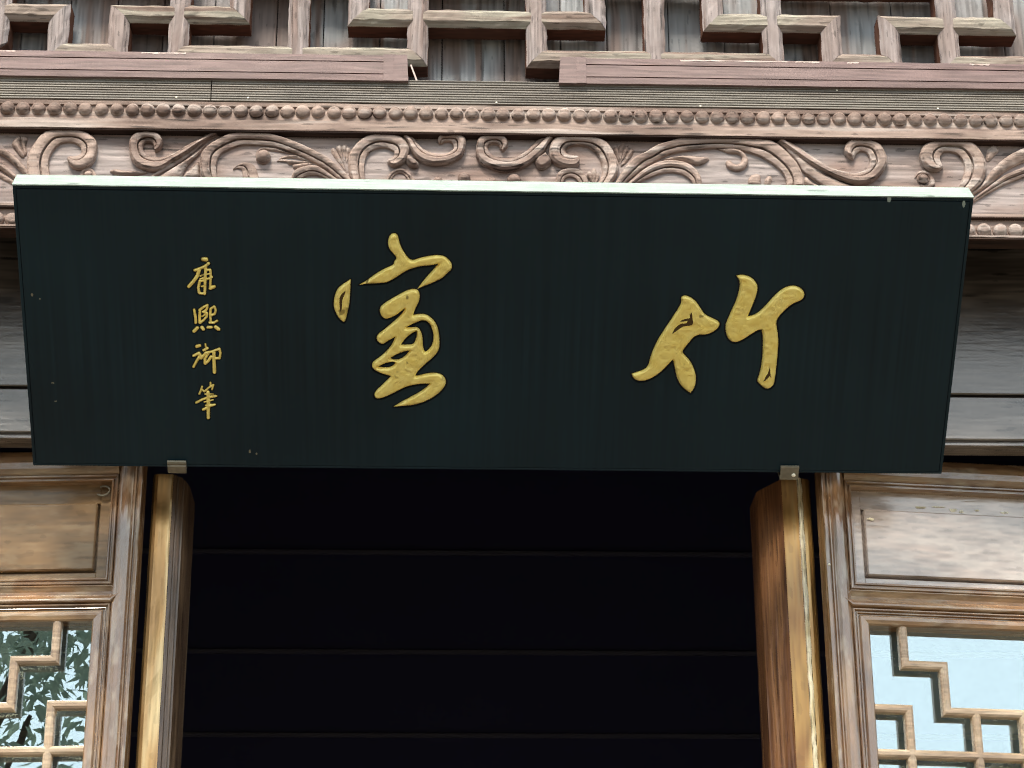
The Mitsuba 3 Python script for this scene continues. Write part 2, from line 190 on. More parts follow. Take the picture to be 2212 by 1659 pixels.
bsdf('lintel_wood', wood('x', lin(130, 122, 116, 0.44), lin(98, 90, 84, 0.44), lin(152, 144, 138, 0.44), 0.8, 0.7), 0.33, None, lambda p, n, uv: mikit.fbm(p.x * 42, p.z * 95, p.y * 95, 3) + 0.5 * mikit.noise(p.x * 14, p.z * 210, p.y * 210), 0.0006, eta=2.1)


def varnish(axis, c0, c1, c2, c3):
    """Old brown varnish, worn through to pale wood in patches drawn out along the grain."""
    base = wood(axis, c0, c1, c2, 0.3, 0.55)
    def fn(p, n, uv):
        a, b = (p.x, p.z) if axis == 'x' else (p.z, p.x)
        worn = mikit.fbm(a * 22 + 5, b * 60, p.y * 60, 3) + 0.35 * (mikit.fbm(a * 2.2, b * 5, p.y * 5, 2) - 0.5)
        return mikit.mix(base(p, n, uv), c3, 0.38 * mikit.smoothstep(0.48, 0.8, worn))
    return fn


bsdf('door_h', varnish('x', lin(160, 122, 86, K), lin(128, 98, 72, K), lin(174, 142, 106, K), lin(206, 190, 164, K)), 0.2, None, WB_H, 0.0004, eta=2.0)
bsdf('door_v', varnish('z', lin(150, 116, 82, K), lin(116, 88, 66, K), lin(160, 130, 98, K), lin(200, 188, 168, K)), 0.16, None, WB_V, 0.0004, eta=2.2)
bsdf('door_panel', varnish('x', lin(142, 112, 76, K), lin(158, 128, 92, K), lin(150, 124, 92, K), lin(180, 160, 128, K)), 0.24, None, WB_H, 0.0004, eta=1.7)
bsdf('door_panel_sheen', varnish('x', lin(164, 150, 140, 0.8), lin(186, 172, 162, 0.8), lin(174, 156, 144, 0.8), lin(206, 196, 186, 0.8)), 0.22, None, WB_H, 0.0005, eta=2.3)  # paler copy for the right leaf, sky reflection partly put into the colour
bsdf('lattice_wood', wood('x', lin(200, 174, 144, K), lin(178, 154, 130, K), lin(216, 194, 166, K), 0.35), 0.35, 0.8)
bsdf('post_ochre', wood('z', lin(186, 144, 82, 0.8), lin(156, 112, 62, 0.8), lin(204, 168, 108, 0.8), 0.2, 0.7), 0.2, None, WB_V, 0.0003, metallic=0.5, eta=1.8)
bsdf('post_gold', wood('z', lin(210, 172, 112, 0.85), lin(184, 142, 88, 0.85), lin(226, 198, 146, 0.85), 0.2, 0.7), 0.17, None, WB_V, 0.0003, metallic=0.62, eta=2.0)
bsdf('post_red', wood('z', lin(138, 94, 60, 0.72), lin(116, 78, 52, 0.72), lin(154, 110, 74, 0.72), 0.5), 0.28, 0.9, WB_V, 0.0006)
bsdf('post_brown', wood('z', lin(116, 94, 74, K), lin(96, 76, 60, K), lin(132, 110, 88, K), 0.4), 0.3, 0.8, WB_V, 0.0006)
bsdf('post_worn', wood('z', lin(236, 228, 200, 0.9), lin(200, 186, 146, 0.9), lin(244, 240, 222, 0.9), 0.5, 1.6, 3.0), 0.5, 0.5, WB_V, 0.002)


def green(p, n, uv):
    s = mikit.fbm(p.x * 150, p.z * 2.5, p.y * 2.5, 2)
    m = mikit.fbm(p.x * 3, p.z * 4, 1.0, 3)
    return mikit.mix(lin(10, 26, 34), lin(21, 44, 53), 0.6 * s + 0.75 * m - 0.2)


bsdf('board_green', green, lambda p, n, uv: 0.34 + 0.3 * mikit.fbm(p.x * 5, p.z * 7, 2.0, 3), 0.24, lambda p, n, uv: mikit.noise(p.x * 260, p.z * 6, p.y * 6) + 0.5 * mikit.fbm(p.x * 14, p.z * 14, p.y * 14, 2), 0.0003)
bsdf('board_pale', lambda p, n, uv: mikit.mix(lin(194, 222, 210, 0.44), lin(212, 228, 220, 0.44), mikit.fbm(p.x * 12, p.y * 90, p.z * 90, 3)) * (0.80 + 0.26 * mikit.noise(p.x * 25, p.y * 160, p.z * 160)) * (1 - 0.45 * mikit.smoothstep(0.66, 0.8, mikit.fbm(p.x * 18, p.y * 60, p.z * 60, 3))), 0.7, 0.3)  # pale mint tone of the top edge and the upper chips


def gold(p, n, uv):
    f = mikit.fbm(p.x * 60, p.z * 60, p.y * 60, 3)
    w = mikit.smoothstep(0.72, 0.84, mikit.fbm(p.x * 42 + 9, p.z * 36, p.y * 36, 3))
    return mikit.mix(mikit.mix(lin(255, 240, 150), lin(244, 218, 112), f), lin(92, 66, 24), 0.7 * w)


bsdf('gold_leaf', gold, 0.42, 0.5, lambda p, n, uv: mikit.fbm(p.x * 120, p.y * 120, p.z * 120, 3), 0.0016, metallic=0.3)
bsdf('clip_metal', lambda p, n, uv: mikit.mix(lin(96, 92, 80), lin(136, 130, 114), mikit.fbm(p.x * 90, p.y * 90, p.z * 90, 3)), 0.45, 0.5, metallic=0.35)
bsdf('peel_pale', lambda p, n, uv: mikit.mix(lin(206, 184, 178, 0.7), lin(228, 214, 208, 0.7), mikit.noise(p.x * 60, p.z * 300, 0.0)), 0.7)
bsdf('screw_white', lin(236, 232, 214), 0.4)
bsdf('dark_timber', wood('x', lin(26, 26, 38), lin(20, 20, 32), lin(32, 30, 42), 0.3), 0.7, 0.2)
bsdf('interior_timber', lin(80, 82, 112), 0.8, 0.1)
bsdf('soffit_shade', wood('x', lin(70, 52, 46, 0.7), lin(58, 44, 40, 0.7), lin(80, 62, 54, 0.7), 0.3), 0.7, 0.2)  # dark brown that paints shade onto the undersides of the frieze
bsdf('dark_ledge', lin(112, 111, 122), 0.6)
bsdf('wall_timber', wood('x', lin(110, 84, 66, K), lin(92, 70, 58, K), lin(126, 100, 80, K), 0.4), 0.6, 0.3)
bsdf('paving', lambda p, n, uv: mikit.mix(lin(98, 89, 73), lin(80, 73, 61), mikit.fbm(p.x * 2, p.y * 2, 0.0, 3)), 0.8, 0.3)
bsdf('bark', lambda p, n, uv: mikit.mix(lin(84, 72, 58), lin(60, 50, 42), mikit.fbm(p.x * 30, p.y * 30, p.z * 8, 3)), 0.9, 0.2)
bsdf('roof_tile', lin(84, 84, 88), 0.8)
bsdf('worn_dark', lin(70, 52, 22), 0.6)
scene['glass_coated'] = {'type': 'bumpmap', 'arbitrary': mikit.proc(lambda p, n, uv: mikit.fbm(p.x * 9, p.z * 9, 5.0, 2)), 'scale': 0.00016, 'bsdf': {'type': 'thindielectric', 'int_ior': 4.6, 'specular_reflectance': {'type': 'rgb', 'value': [0.78, 0.95, 1.0]}}}
scene['leaf_green'] = {'type': 'principledthin', 'base_color': mikit.proc(lambda p, n, uv: mikit.mix(lin(122, 138, 124), lin(150, 162, 148), mikit.noise(p.x * 9, p.y * 9, p.z * 9))), 'roughness': 0.45, 'diff_trans': 0.7, 'spec_trans': 0.0}

# ------------------------------------------------------------------ helpers
def key_for(name):
    if name not in scene and name not in labels and not any(k.startswith(name + '__') for k in scene):
        return name
    k = 1
    while True:
        key = f'{name}_{k:03d}'
        if key not in scene and key not in labels and not any(x.startswith(key + '__') for x in scene):
            return key
        k += 1


count = {}


def obj(name, mesh, mat, parent, label=None, smooth=False, kind=None):
    full = f'{parent}__{name}' if parent else name
    n = count.get(full, 0)
    count[full] = n + 1
    key = full if n == 0 else f'{full}_{n:03d}'
    scene[key] = mikit.ply(mesh, mat, smooth=smooth)
    if label or kind:
        labels[key] = {**({'label': label} if label else {}), **({'kind': kind} if kind else {})}
    return key


def thing(name, label, cat, group=None):
    key = key_for(name)
    labels[key] = {'label': label, 'category': cat, **({'group': group} if group else {})}
    return key


def cat_mesh(ms):
    return trimesh.util.concatenate(ms)


def boxm(x0, x1, y0, y1, z0, z1, ch=0.0):
    if ch <= 0:
        m = trimesh.creation.box((x1 - x0, y1 - y0, z1 - z0))
        m.apply_translation(((x0 + x1) / 2, (y0 + y1) / 2, (z0 + z1) / 2))
        return m
    c = np.array([(x0 + x1) / 2, (y0 + y1) / 2, (z0 + z1) / 2])
    h = np.array([x1 - x0, y1 - y0, z1 - z0]) / 2
    pts = [c + np.array(s) * (h - ch * (1 - e)) for s in np.array(np.meshgrid([-1, 1], [-1, 1], [-1, 1])).T.reshape(-1, 3) for e in np.eye(3)]
    return trimesh.Trimesh(np.array(pts)).convex_hull


def rough(mesh, amp=0.0008, f=30, seed=0):
    v = np.array(mesh.vertices)
    d = np.stack([meshkit.noise(v * f + 7.3 * k, seed + k) - 0.5 for k in range(3)], -1)
    mesh.vertices = v + 2 * amp * d
    return mesh


def sweep(a, b, across, out, prof, ka=0.0, kb=0.0, step=0.03, amp=0.0, seed=0, caps=True):
    """A straight moulding from a to b; prof = [(s, d)] along 'across' and 'out', counter-clockwise or not; ka, kb = mitre slopes at the ends."""
    a, b, across, out = (np.asarray(q, float) for q in (a, b, across, out))
    L = np.linalg.norm(b - a)
    t = (b - a) / L
    n = max(1, int(L / step)) if amp > 0 else 1
    P = np.array(prof, float)
    V = []
    for i in range(n + 1):
        f = i / n
        for s, d in P:
            al = (ka * s) * (1 - f) + (L + kb * s) * f
            V.append(a + t * al + across * s + out * d)
    V = np.array(V)
    m = len(P)
    F = []
    for i in range(n):
        for j in range(m):
            p, q = i * m + j, i * m + (j + 1) % m
            F += [(p, q, q + m), (p, q + m, p + m)]
    if caps:
        tri = trimesh.creation.triangulate_polygon(Polygon(P), engine='earcut')
        pv, pf = tri
        from_idx = [int(np.argmin(((P - q) ** 2).sum(1))) for q in pv]
        for x, y, z in pf:
            x, y, z = from_idx[x], from_idx[y], from_idx[z]
            F += [(x, y, z), (n * m + x, n * m + z, n * m + y)]
    M = trimesh.Trimesh(V, np.array(F), process=False)
    M.fix_normals()
    if amp > 0:
        rough(M, amp, 45, seed)
    return M


def relief(poly, hfun, step):
    """A carved patch over a polygon (its own plane coordinates): vertices (u, v, h) with walls down to h = 0 at the rim."""
    ms = []
    for g in getattr(poly, 'geoms', [poly]):
        pts = []
        for ring in [g.exterior, *g.interiors]:
            n = max(8, int(ring.length / step))
            pts += [ring.interpolate(i / n, normalized=True).coords[0] for i in range(n)]
        nb = len(pts)
        x0, y0, x1, y1 = g.bounds
        gx, gy = np.meshgrid(np.arange(x0, x1, step), np.arange(y0, y1, step))
        gx = gx + (np.arange(len(gx)) % 2)[:, None] * step / 2
        q = np.stack([gx.ravel(), gy.ravel()], -1)
        inner = g.buffer(-0.55 * step)
        if not inner.is_empty:
            q = q[contains_xy(inner, q[:, 0], q[:, 1])]
            pts = np.vstack([np.array(pts), q])
        pts = np.array(pts)
        tri = Delaunay(pts).simplices
        c = pts[tri].mean(1)
        tri = tri[contains_xy(g, c[:, 0], c[:, 1])]
        edge = shapely.union_all([g.exterior, *g.interiors])
        d = shapely.distance(edge, shapely.points(pts))
        d[:nb] = 0
        h = hfun(d, pts)
        top = np.column_stack([pts, h])
        rim, k = [], 0
        F = [tuple(f) if np.cross(pts[f[1]] - pts[f[0]], pts[f[2]] - pts[f[0]]) > 0 else (f[0], f[2], f[1]) for f in tri]
        V = [top]
        base = len(top)
        for ring in [g.exterior, *g.interiors]:
            n = max(8, int(ring.length / step))
            idx = np.arange(k, k + n)
            V.append(np.column_stack([pts[idx], np.full(n, -0.001)]))
            ccw = ring.is_ccw
            for i in range(n):
                a, b = k + i, k + (i + 1) % n
                la, lb = base + i, base + (i + 1) % n
                F += [(a, la, b), (b, la, lb)] if ccw else [(a, b, la), (b, lb, la)]
            k += n
            base += n
        ms.append(trimesh.Trimesh(np.vstack(V), np.array(F), process=False))
    return cat_mesh(ms)


def place(mesh, o, X, U, N):
    v = np.array(mesh.vertices)
    mesh.vertices = np.asarray(o) + v[:, :1] * np.asarray(X) + v[:, 1:2] * np.asarray(U) + v[:, 2:3] * np.asarray(N)
    return mesh


def splined(pts, n):
    p = np.array(pts, float)
    d = np.r_[0, np.cumsum(np.maximum(np.linalg.norm(np.diff(p, axis=0), axis=1), 1e-6))]
    return CubicSpline(np.linspace(0, 1, len(p)), p)(np.linspace(0, 1, n))


FRONT = (0, -1, 0)
EX, EZ = np.array([1.0, 0, 0]), np.array([0, 0, 1.0])
XL, XR = -1.9, 2.3            # the front goes on past the frame on both sides

# ------------------------------------------------------------------ ground and the hall behind the front
g = trimesh.creation.box((500, 500, 0.3)); g.apply_translation((0, 0, -0.15))
obj('courtyard_ground', g, 'paving', None)
labels['courtyard_ground'] = {'label': 'pale sandstone courtyard ground in front of the hall', 'kind': 'structure'}

hall = thing('timber_hall', 'dark hall interior seen through the open doorway under the name board', 'building')
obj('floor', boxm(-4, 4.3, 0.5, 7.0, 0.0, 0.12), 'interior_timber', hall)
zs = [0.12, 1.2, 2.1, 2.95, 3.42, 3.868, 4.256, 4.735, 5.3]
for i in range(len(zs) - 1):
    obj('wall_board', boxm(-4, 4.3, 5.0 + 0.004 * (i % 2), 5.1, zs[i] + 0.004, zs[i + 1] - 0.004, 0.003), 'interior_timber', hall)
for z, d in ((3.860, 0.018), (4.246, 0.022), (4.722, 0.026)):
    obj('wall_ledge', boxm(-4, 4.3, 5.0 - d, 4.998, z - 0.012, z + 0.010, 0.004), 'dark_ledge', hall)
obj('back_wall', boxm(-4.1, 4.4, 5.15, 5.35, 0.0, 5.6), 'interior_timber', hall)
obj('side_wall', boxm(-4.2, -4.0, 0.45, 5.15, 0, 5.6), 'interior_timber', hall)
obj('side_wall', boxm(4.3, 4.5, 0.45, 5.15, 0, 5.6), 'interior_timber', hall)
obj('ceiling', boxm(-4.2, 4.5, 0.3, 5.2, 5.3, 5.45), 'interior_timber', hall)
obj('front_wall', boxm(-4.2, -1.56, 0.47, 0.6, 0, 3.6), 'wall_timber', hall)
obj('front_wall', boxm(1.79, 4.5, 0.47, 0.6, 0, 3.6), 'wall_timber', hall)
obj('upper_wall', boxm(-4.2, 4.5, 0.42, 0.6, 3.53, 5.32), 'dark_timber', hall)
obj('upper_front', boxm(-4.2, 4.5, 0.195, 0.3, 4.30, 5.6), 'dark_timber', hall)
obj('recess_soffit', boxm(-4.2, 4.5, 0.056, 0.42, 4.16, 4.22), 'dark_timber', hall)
obj('threshold', boxm(-4.2, 4.5, 0.2, 0.75, 0.0, 0.14, 0.01), 'wall_timber', hall)
rf = trimesh.creation.extrude_polygon(Polygon([(0.12, 5.62), (3.0, 7.2), (5.9, 5.4), (5.9, 5.55), (3.0, 7.4), (0.12, 5.8)]), 9.5, engine='earcut')
rf.apply_transform(np.array([[0, 0, 1, -4.6], [1, 0, 0, 0], [0, 1, 0, 0], [0, 0, 0, 1.0]]))
obj('roof', rf, 'roof_tile', hall)

# ------------------------------------------------------------------ upper lattice over planks
lat = thing('timber_lattice', 'weathered grey brown lattice of square timber bars over vertical planks along the top', 'lattice')
rng = random.Random(4)
seams = [-1.9]
while seams[-1] < 2.25:
    seams.append(seams[-1] + rng.choice([0.12, 0.145, 0.16, 0.13]))
for i in range(len(seams) - 1):
    dy = rng.uniform(0, 0.004)
    obj('plank', boxm(seams[i] + 0.0012, seams[i + 1] - 0.0012, 0.122 + dy, 0.150, 4.19, 5.25, 0.002), 'plank_grey', lat)
PW, FL, TH = 0.0262, 0.0125, 0.068       # half width, half flat, thickness of a bar
bar_prof = [(-PW, -TH), (-PW, -0.0135), (-FL, 0), (FL, 0), (PW, -0.0135), (PW, -TH)]
YF = 0.030
vx = lambda i: -0.9599 + 0.1505 * i        # vertical centre lines of the grid
B_, H_, U_, W_ = 4.421, 4.535, 4.665, 4.80   # the rows
TOP = 5.2
nb = [0]


def vbar(i, z0, z1, k0=0, k1=0):
    nb[0] += 1
    obj('upright_bar', sweep((vx(i), YF, z0), (vx(i), YF, z1), EX, FRONT, bar_prof, k0, k1, 0.02, 0.0019, nb[0]), 'weathered_v', lat)


def hbar(i, j, z, k0=0, k1=0):
    nb[0] += 1
    y = YF if (k0 or k1) else YF + 0.0008
    obj('cross_bar', sweep((vx(i) + (0 if k0 else FL), y, z), (vx(j) - (0 if k1 else FL), y, z), EZ, FRONT, bar_prof, k0, k1, 0.02, 0.0022, nb[0]), 'lichen_h', lat)


for i, k in ((-5, 0), (-3, 0), (-1, 1), (2, 1), (6, -1), (8, 1), (12, -1), (15, 1), (17, 0), (19, 0)):
    vbar(i, B_, TOP, k)
vbar(4, B_ - PW, TOP); vbar(10, B_ - PW, TOP)
for i, j in ((0, 1), (13, 14)):                       # the two U shapes hanging from the middle row
    vbar(i, B_, H_, 1, 1); vbar(j, B_, H_, -1, -1)
    hbar(i, j, B_, 1, -1)
for i, k in ((3, -1), (5, 1), (9, -1), (11, 1), (16, -1), (-2, 1)):
    vbar(i, H_, U_, k, -k if i not in (3, 9, 16, 5, 11, -2) else (-1 if i in (3, 9, 16) else 1))
hbar(-1, 0, H_, 0, 1); hbar(1, 2, H_, -1, 0); hbar(2, 3, H_, 0, -1); hbar(5, 6, H_, 1, 0); hbar(6, 8, H_); hbar(8, 9, H_, 0, -1)
hbar(11, 12, H_, 1, 0); hbar(12, 13, H_, 0, 1); hbar(14, 15, H_, -1, 0); hbar(15, 16, H_, 0, -1); hbar(-2, -1, H_, 1, 0)
hbar(2, 4, B_ - 0.0006, 1, 0); hbar(4, 6, B_ - 0.0006, 0, -1); hbar(8, 10, B_ - 0.0006, 1, 0); hbar(10, 12, B_ - 0.0006, 0, -1)
hbar(15, 17, B_, 1, 0); hbar(-3, -1, B_, 0, -1)
hbar(-1, 2, U_); hbar(3, 5, U_, -1, 1); hbar(6, 8, U_); hbar(9, 11, U_, -1, 1); hbar(12, 15, U_)
for i, j in ((-1, 2), (2, 4), (4, 6), (6, 8), (8, 10), (10, 12), (12, 15)):
    hbar(i, j, W_ + 0.07)

# ------------------------------------------------------------------ red brown trim rails and the ribbed boards below them
YT = -0.048                                            # front of the trim
TRIM = [(0.000, 0.010), (0.000, 0.016), (0.0005, 0.045), (0.017, 0.046), (0.0172, 0.0425), (0.0198, 0.0425), (0.020, 0.046), (0.0515, 0.046), (0.0517, 0.0425), (0.0543, 0.0425), (0.0545, 0.0462), (0.0715, 0.0462), (0.0725, 0.030), (0.0725, 0.010)]


def trim(x0, x1, cap, label):
    t = thing('trim_rail', label, 'trim')
    obj('rail', sweep((x0, 0.031, 4.3185), (x1, 0.031, 4.3185), EZ, FRONT, TRIM, step=0.05, amp=0.0005, seed=3), 'trim_red', t)
    c0, c1 = (x1 - 0.006, x1 + 0.056) if cap > 0 else (x0 - 0.062, x0 + 0.006)
    sl = [(-0.0, 0.008), (-0.0, 0.0485), (0.0745, 0.0485), (0.0755, 0.03), (0.0755, 0.008)]
    m0, m1 = (c0, c0 + 0.024) if cap > 0 else (c1 - 0.024, c1)
    obj('end_cap', cat_mesh([sweep((m0, 0.031, 4.3175), (m1, 0.031, 4.3175), EZ, FRONT, sl), sweep((m1 if cap > 0 else c0, 0.031, 4.3175), (c1 if cap > 0 else m0, 0.031, 4.3175), EZ, FRONT, [(s, d - 0.0012) for s, d in sl], 0.06 if cap < 0 else 0, -0.05 if cap > 0 else 0)]), 'trim_red', t)
    return t


def peel(t, xs, seed):
    r = np.random.default_rng(seed)
    for x, w in xs:
        n = 14
        up = [(x + w * k / n, 0.0695 + 0.0022 * r.random()) for k in range(n + 1)]
        dn = [(x + w * k / n, 0.0655 + 0.003 * r.random()) for k in range(n, -1, -1)]
        m = trimesh.creation.extrude_polygon(Polygon(up + dn).buffer(0), 0.0012, engine='earcut')
        obj('peeling_edge', place(m, (0, 0.031, 4.3185), EX, EZ, FRONT).apply_translation((0, -0.0458, 0)), 'peel_pale', t)


t_left = trim(XL - 1, -0.134, 1, 'red brown grooved trim rail ending left of the middle, under the lattice')
t_right = trim(0.358, XR + 1, -1, 'red brown grooved trim rail on the right, under the lattice')
peel(t_left, ((-1.12, 0.07), (-0.74, 0.11)), 1)
peel(t_right, ((0.60, 0.27), (0.89, 0.06), (1.02, 0.03), (1.33, 0.05)), 2)
# a loose strip of white sealant beside the left cap
tl = thing('loose_strip', 'small pale loose strip standing beside the end of the left trim rail', 'strip')
st = boxm(-0.002, 0.002, -0.0015, 0.0015, -0.024, 0.024); st.apply_transform(trimesh.transformations.rotation_matrix(-0.33, (0, 1, 0))); st.apply_translation((-0.065, 0.0, 4.350))
obj('strip', st, 'peel_pale', tl)

RIBS = [(0.0, 0.008)]
for k in range(9):
    z0 = 0.0035 + 0.0068 * k
    RIBS += [(z0, 0.0335), (z0 + 0.0008, 0.0348), (z0 + 0.0036, 0.0348), (z0 + 0.0044, 0.0335), (z0 + 0.0046, 0.0312), (z0 + 0.0066, 0.0312)]
RIBS += [(0.066, 0.0335), (0.067, 0.0348), (0.0685, 0.034), (0.0685, 0.008)]


def deck(x0, x1, label, screws):
    t = thing('ribbed_board', label, 'board')
    obj('board', sweep((x0, 0.0305, 4.2582), (x1, 0.0305, 4.2582), EZ, FRONT, RIBS), 'decking', t)
    for x, z in screws:
        m = trimesh.creation.icosphere(subdivisions=1, radius=0.0026)
        m.vertices *= (1, 0.6, 1); m.apply_translation((x * 1.0055, -0.005, z + 0.0178))
        obj('screw', m, 'screw_white', t, smooth=True)


deck(XL - 1, -0.5655, 'ribbed grey board on the left, up to the joint, above the bead row', [(-0.6447, 4.2508)])
deck(-0.5628, XR + 1, 'long ribbed grey board right of the joint, above the bead row', [(-0.47, 4.252), (0.1399, 4.2478), (0.6441, 4.2454), (0.9857, 4.296), (1.2353, 4.2472)])

# ------------------------------------------------------------------ carved frieze
fr = thing('carved_frieze', 'weathered pinkish wood frieze carved with scrolls between two rows of beads, behind the name board', 'frieze')
YG = 0.028                                               # ground of the carving
obj('ground_panel', boxm(XL - 1, XR + 1, YG, 0.055, 3.957, 4.195), 'carved_ground', fr)
UP = [(0.0, YG + 0.004), (0.0, 0.0), (0.001, -0.0015), (0.027, -0.002), (0.0285, 0.003), (0.0635, 0.003), (0.0655, -0.002), (0.076, -0.003), (0.0765, YG + 0.004)]
obj('moulding', sweep((XL - 1, 0, 4.182), (XR + 1, 0, 4.182), EZ, FRONT, [(s, -d) for s, d in UP], step=0.03, amp=0.0007, seed=5), 'carved', fr)
LO = [(0.0, 0.055), (0.0, 0.001), (0.001, -0.0005), (0.0055, -0.001), (0.0065, 0.012), (0.053, 0.012), (0.053, 0.055)]
obj('moulding', sweep((XL - 1, 0, 3.9116), (XR + 1, 0, 3.9116), EZ, FRONT, [(s, -d) for s, d in LO], step=0.03, amp=0.0007, seed=6), 'carved', fr)
obj('underside_shade', boxm(XL - 1, XR + 1, 0.0015, 0.0548, 3.9072, 3.9112, 0.0008), 'soffit_shade', fr, 'thin dark strip of painted shade along the underside')  # added strip; its dark colour deepens the shade under the frieze
obj('fillet_shade', boxm(XL - 1, XR + 1, 0.0012, YG - 0.0005, 4.1788, 4.1818, 0.0006), 'soffit_shade', fr, 'thin dark strip of painted shade under the upper moulding')  # added strip, shade below the moulding put into its colour
obj('lower_ledge', boxm(XL - 1, XR + 1, -0.002, YG, 3.9665, 3.9745, 0.0012), 'carved', fr)
obj('ledge_shade', boxm(XL - 1, XR + 1, -0.001, YG, 3.9640, 3.9662, 0.0005), 'soffit_shade', fr)  # added strip that draws the dark shade line above the lower beads
bead0 = trimesh.creation.icosphere(subdivisions=2, radius=1.0)
bead0.vertices *= np.array([0.0187, 0.0170, 0.0186])
v = bead0.vertices
v[:, 1] = np.maximum(v[:, 1], -0.0156)                    # the flat worn onto the front of each bead
rng = random.Random(8)
bead_meshes = [rough(bead0.copy(), 0.0013, 60, 31 + k) for k in range(5)]
bead_ply = [mikit.ply(m, 'carved', smooth=50) for m in bead_meshes]
count_b = 0
for z, n0, n1 in ((4.2358, -22, 88), (3.9343, -20, 86)):
    for k in range(n0, n1):
        x = (-1.0596 if z > 4 else -1.0245) + 0.03802 * k + rng.uniform(-0.001, 0.001)
        key = f'{fr}__bead' if count_b == 0 else f'{fr}__bead_{count_b:03d}'
        s = rng.uniform(0.93, 1.03)
        scene[key] = {**bead_ply[rng.randrange(5)], 'to_world': T().translate([x, 0.004 if z > 4 else 0.011, z + rng.uniform(-0.0008, 0.0008)]).scale([s, s, s])}
        count_b += 1

R_GROOVE = [(0.0, -0.12), (0.012, 0.62), (0.05, 0.80), (0.17, 1.0), (0.42, 0.99), (0.575, 0.80), (0.592, 0.24), (0.655, 0.22), (0.668, 0.58), (0.72, 0.62), (0.85, 0.56), (0.965, 0.44), (1.0, -0.12)]
R_ROUND = [(0.0, -0.12), (0.02, 0.62), (0.09, 0.82), (0.32, 1.0), (0.58, 0.97), (0.86, 0.66), (0.98, 0.42), (1.0, -0.12)]


def ribbon(o, i, h, groove, seed):
    n = len(o) * 5
    A, Bq = splined(o, n) / 1000, splined(i, n) / 1000
    prof = np.array(R_GROOVE if groove else R_ROUND)
    wid = np.linalg.norm(A - Bq, axis=1)
    hh = 1.3 * h / 1000 * np.clip(wid / 0.022, 0.35, 1.0) ** 0.7
    V = []
    for a, b2, hk in zip(A, Bq, hh):
        for t, d in prof:
            q = a + (b2 - a) * t
            V.append((q[0], YG - d * hk, q[1]))
    m = len(prof)
    F = []
    for k in range(n - 1):
        for j in range(m - 1):
            p = k * m + j
            F += [(p, p + 1, p + m + 1), (p, p + m + 1, p + m)]
    nv = len(V)
    for k, sgn in ((0, 1), (n - 1, -1)):                  # close the ends
        V.append(((A[k] + Bq[k])[0] / 2, YG + 0.001, (A[k] + Bq[k])[1] / 2))
        for j in range(m - 1):
            F.append((len(V) - 1, k * m + j, k * m + j + 1))
    V = np.array(V)
    jit = (meshkit.fbm(V * 90, 3, seed) - 0.5) * 0.0034
    V[:, 1] += jit * (V[:, 1] < YG - 0.001)
    return trimesh.Trimesh(V, np.array(F), process=False)


for k, (o, i, h, gr) in enumerate(SCROLLS):
    obj('scroll', ribbon(o, i, h, gr, k), 'carved', fr, smooth=26)
for k, (p, h) in enumerate(LEAVES):
    poly = Polygon(splined(p + p[:1], 40)[:-1] / 1000).buffer(0)
    m = relief(poly, lambda d, q: 1.4 * h / 1000 * np.clip(d / 0.0055, 0.25, 1.0) ** 0.8 + 0.0008 * (meshkit.noise(np.column_stack([q * 160, q[:, :1] * 0])) - 0.5), 0.0032)
    obj('leaf', place(m, (0, YG, 0), EX, EZ, FRONT), 'carved', fr, smooth=50)
for x, z, r, h in DOMES:
    m = trimesh.creation.icosphere(subdivisions=2, radius=1.0)
    m.vertices *= np.array([r, 1.5 * h, r]) / 1000
    rough(m, 0.001, 70, int(x) % 97 + 5)
    m.apply_translation((x / 1000, YG, z / 1000))
    obj('boss', m, 'carved', fr, smooth=60)

# ------------------------------------------------------------------ the name board
nbd = thing('name_board', 'dark green name board with gold Chinese characters, hung tilted forward above the doorway', 'sign')
TILT, BYAW, BROLL = 0.8152, -0.0032, -0.0033
X0 = np.array([1.0, 0, 0]); U0 = np.array([0, -math.sin(TILT), math.cos(TILT)]); N0 = np.array([0, -math.cos(TILT), -math.sin(TILT)])
X1 = math.cos(BROLL) * X0 + math.sin(BROLL) * U0
U1 = -math.sin(BROLL) * X0 + math.cos(BROLL) * U0
RZ = np.array([[math.cos(BYAW), -math.sin(BYAW), 0], [math.sin(BYAW), math.cos(BYAW), 0], [0, 0, 1]])
BX, BU, BN = RZ @ X1, RZ @ U1, RZ @ N0
BO = np.array([0.1316, 0.25, 3.3906])
BWD, BHT, BTH = 2.2106, 0.7158, 0.065
on_board = lambda m: place(m, BO, BX, BU, BN)
body = boxm(-BWD / 2, BWD / 2, 0, BHT - 0.0015, -BTH, -0.0032, 0.002)
obj('backing', on_board(rough(body, 0.0004, 20, 2)), 'dark_timber', nbd)
def corner_kept(pts, it=2):
    """Rounds a traced outline but keeps its sharp tips."""
    p = np.array(pts, float)
    for _ in range(it):
        a, c = np.roll(p, 1, 0) - p, np.roll(p, -1, 0) - p
        turn = (a * c).sum(1) / (np.linalg.norm(a, axis=1) * np.linalg.norm(c, axis=1) + 1e-12)
        out = []
        for k in range(len(p)):
            if turn[k] > -0.1:
                out.append(p[k])
            else:
                out += [p[k] + a[k] * 0.25, p[k] + c[k] * 0.25]
        p = np.array(out)
    return Polygon(p / 10000).buffer(0)


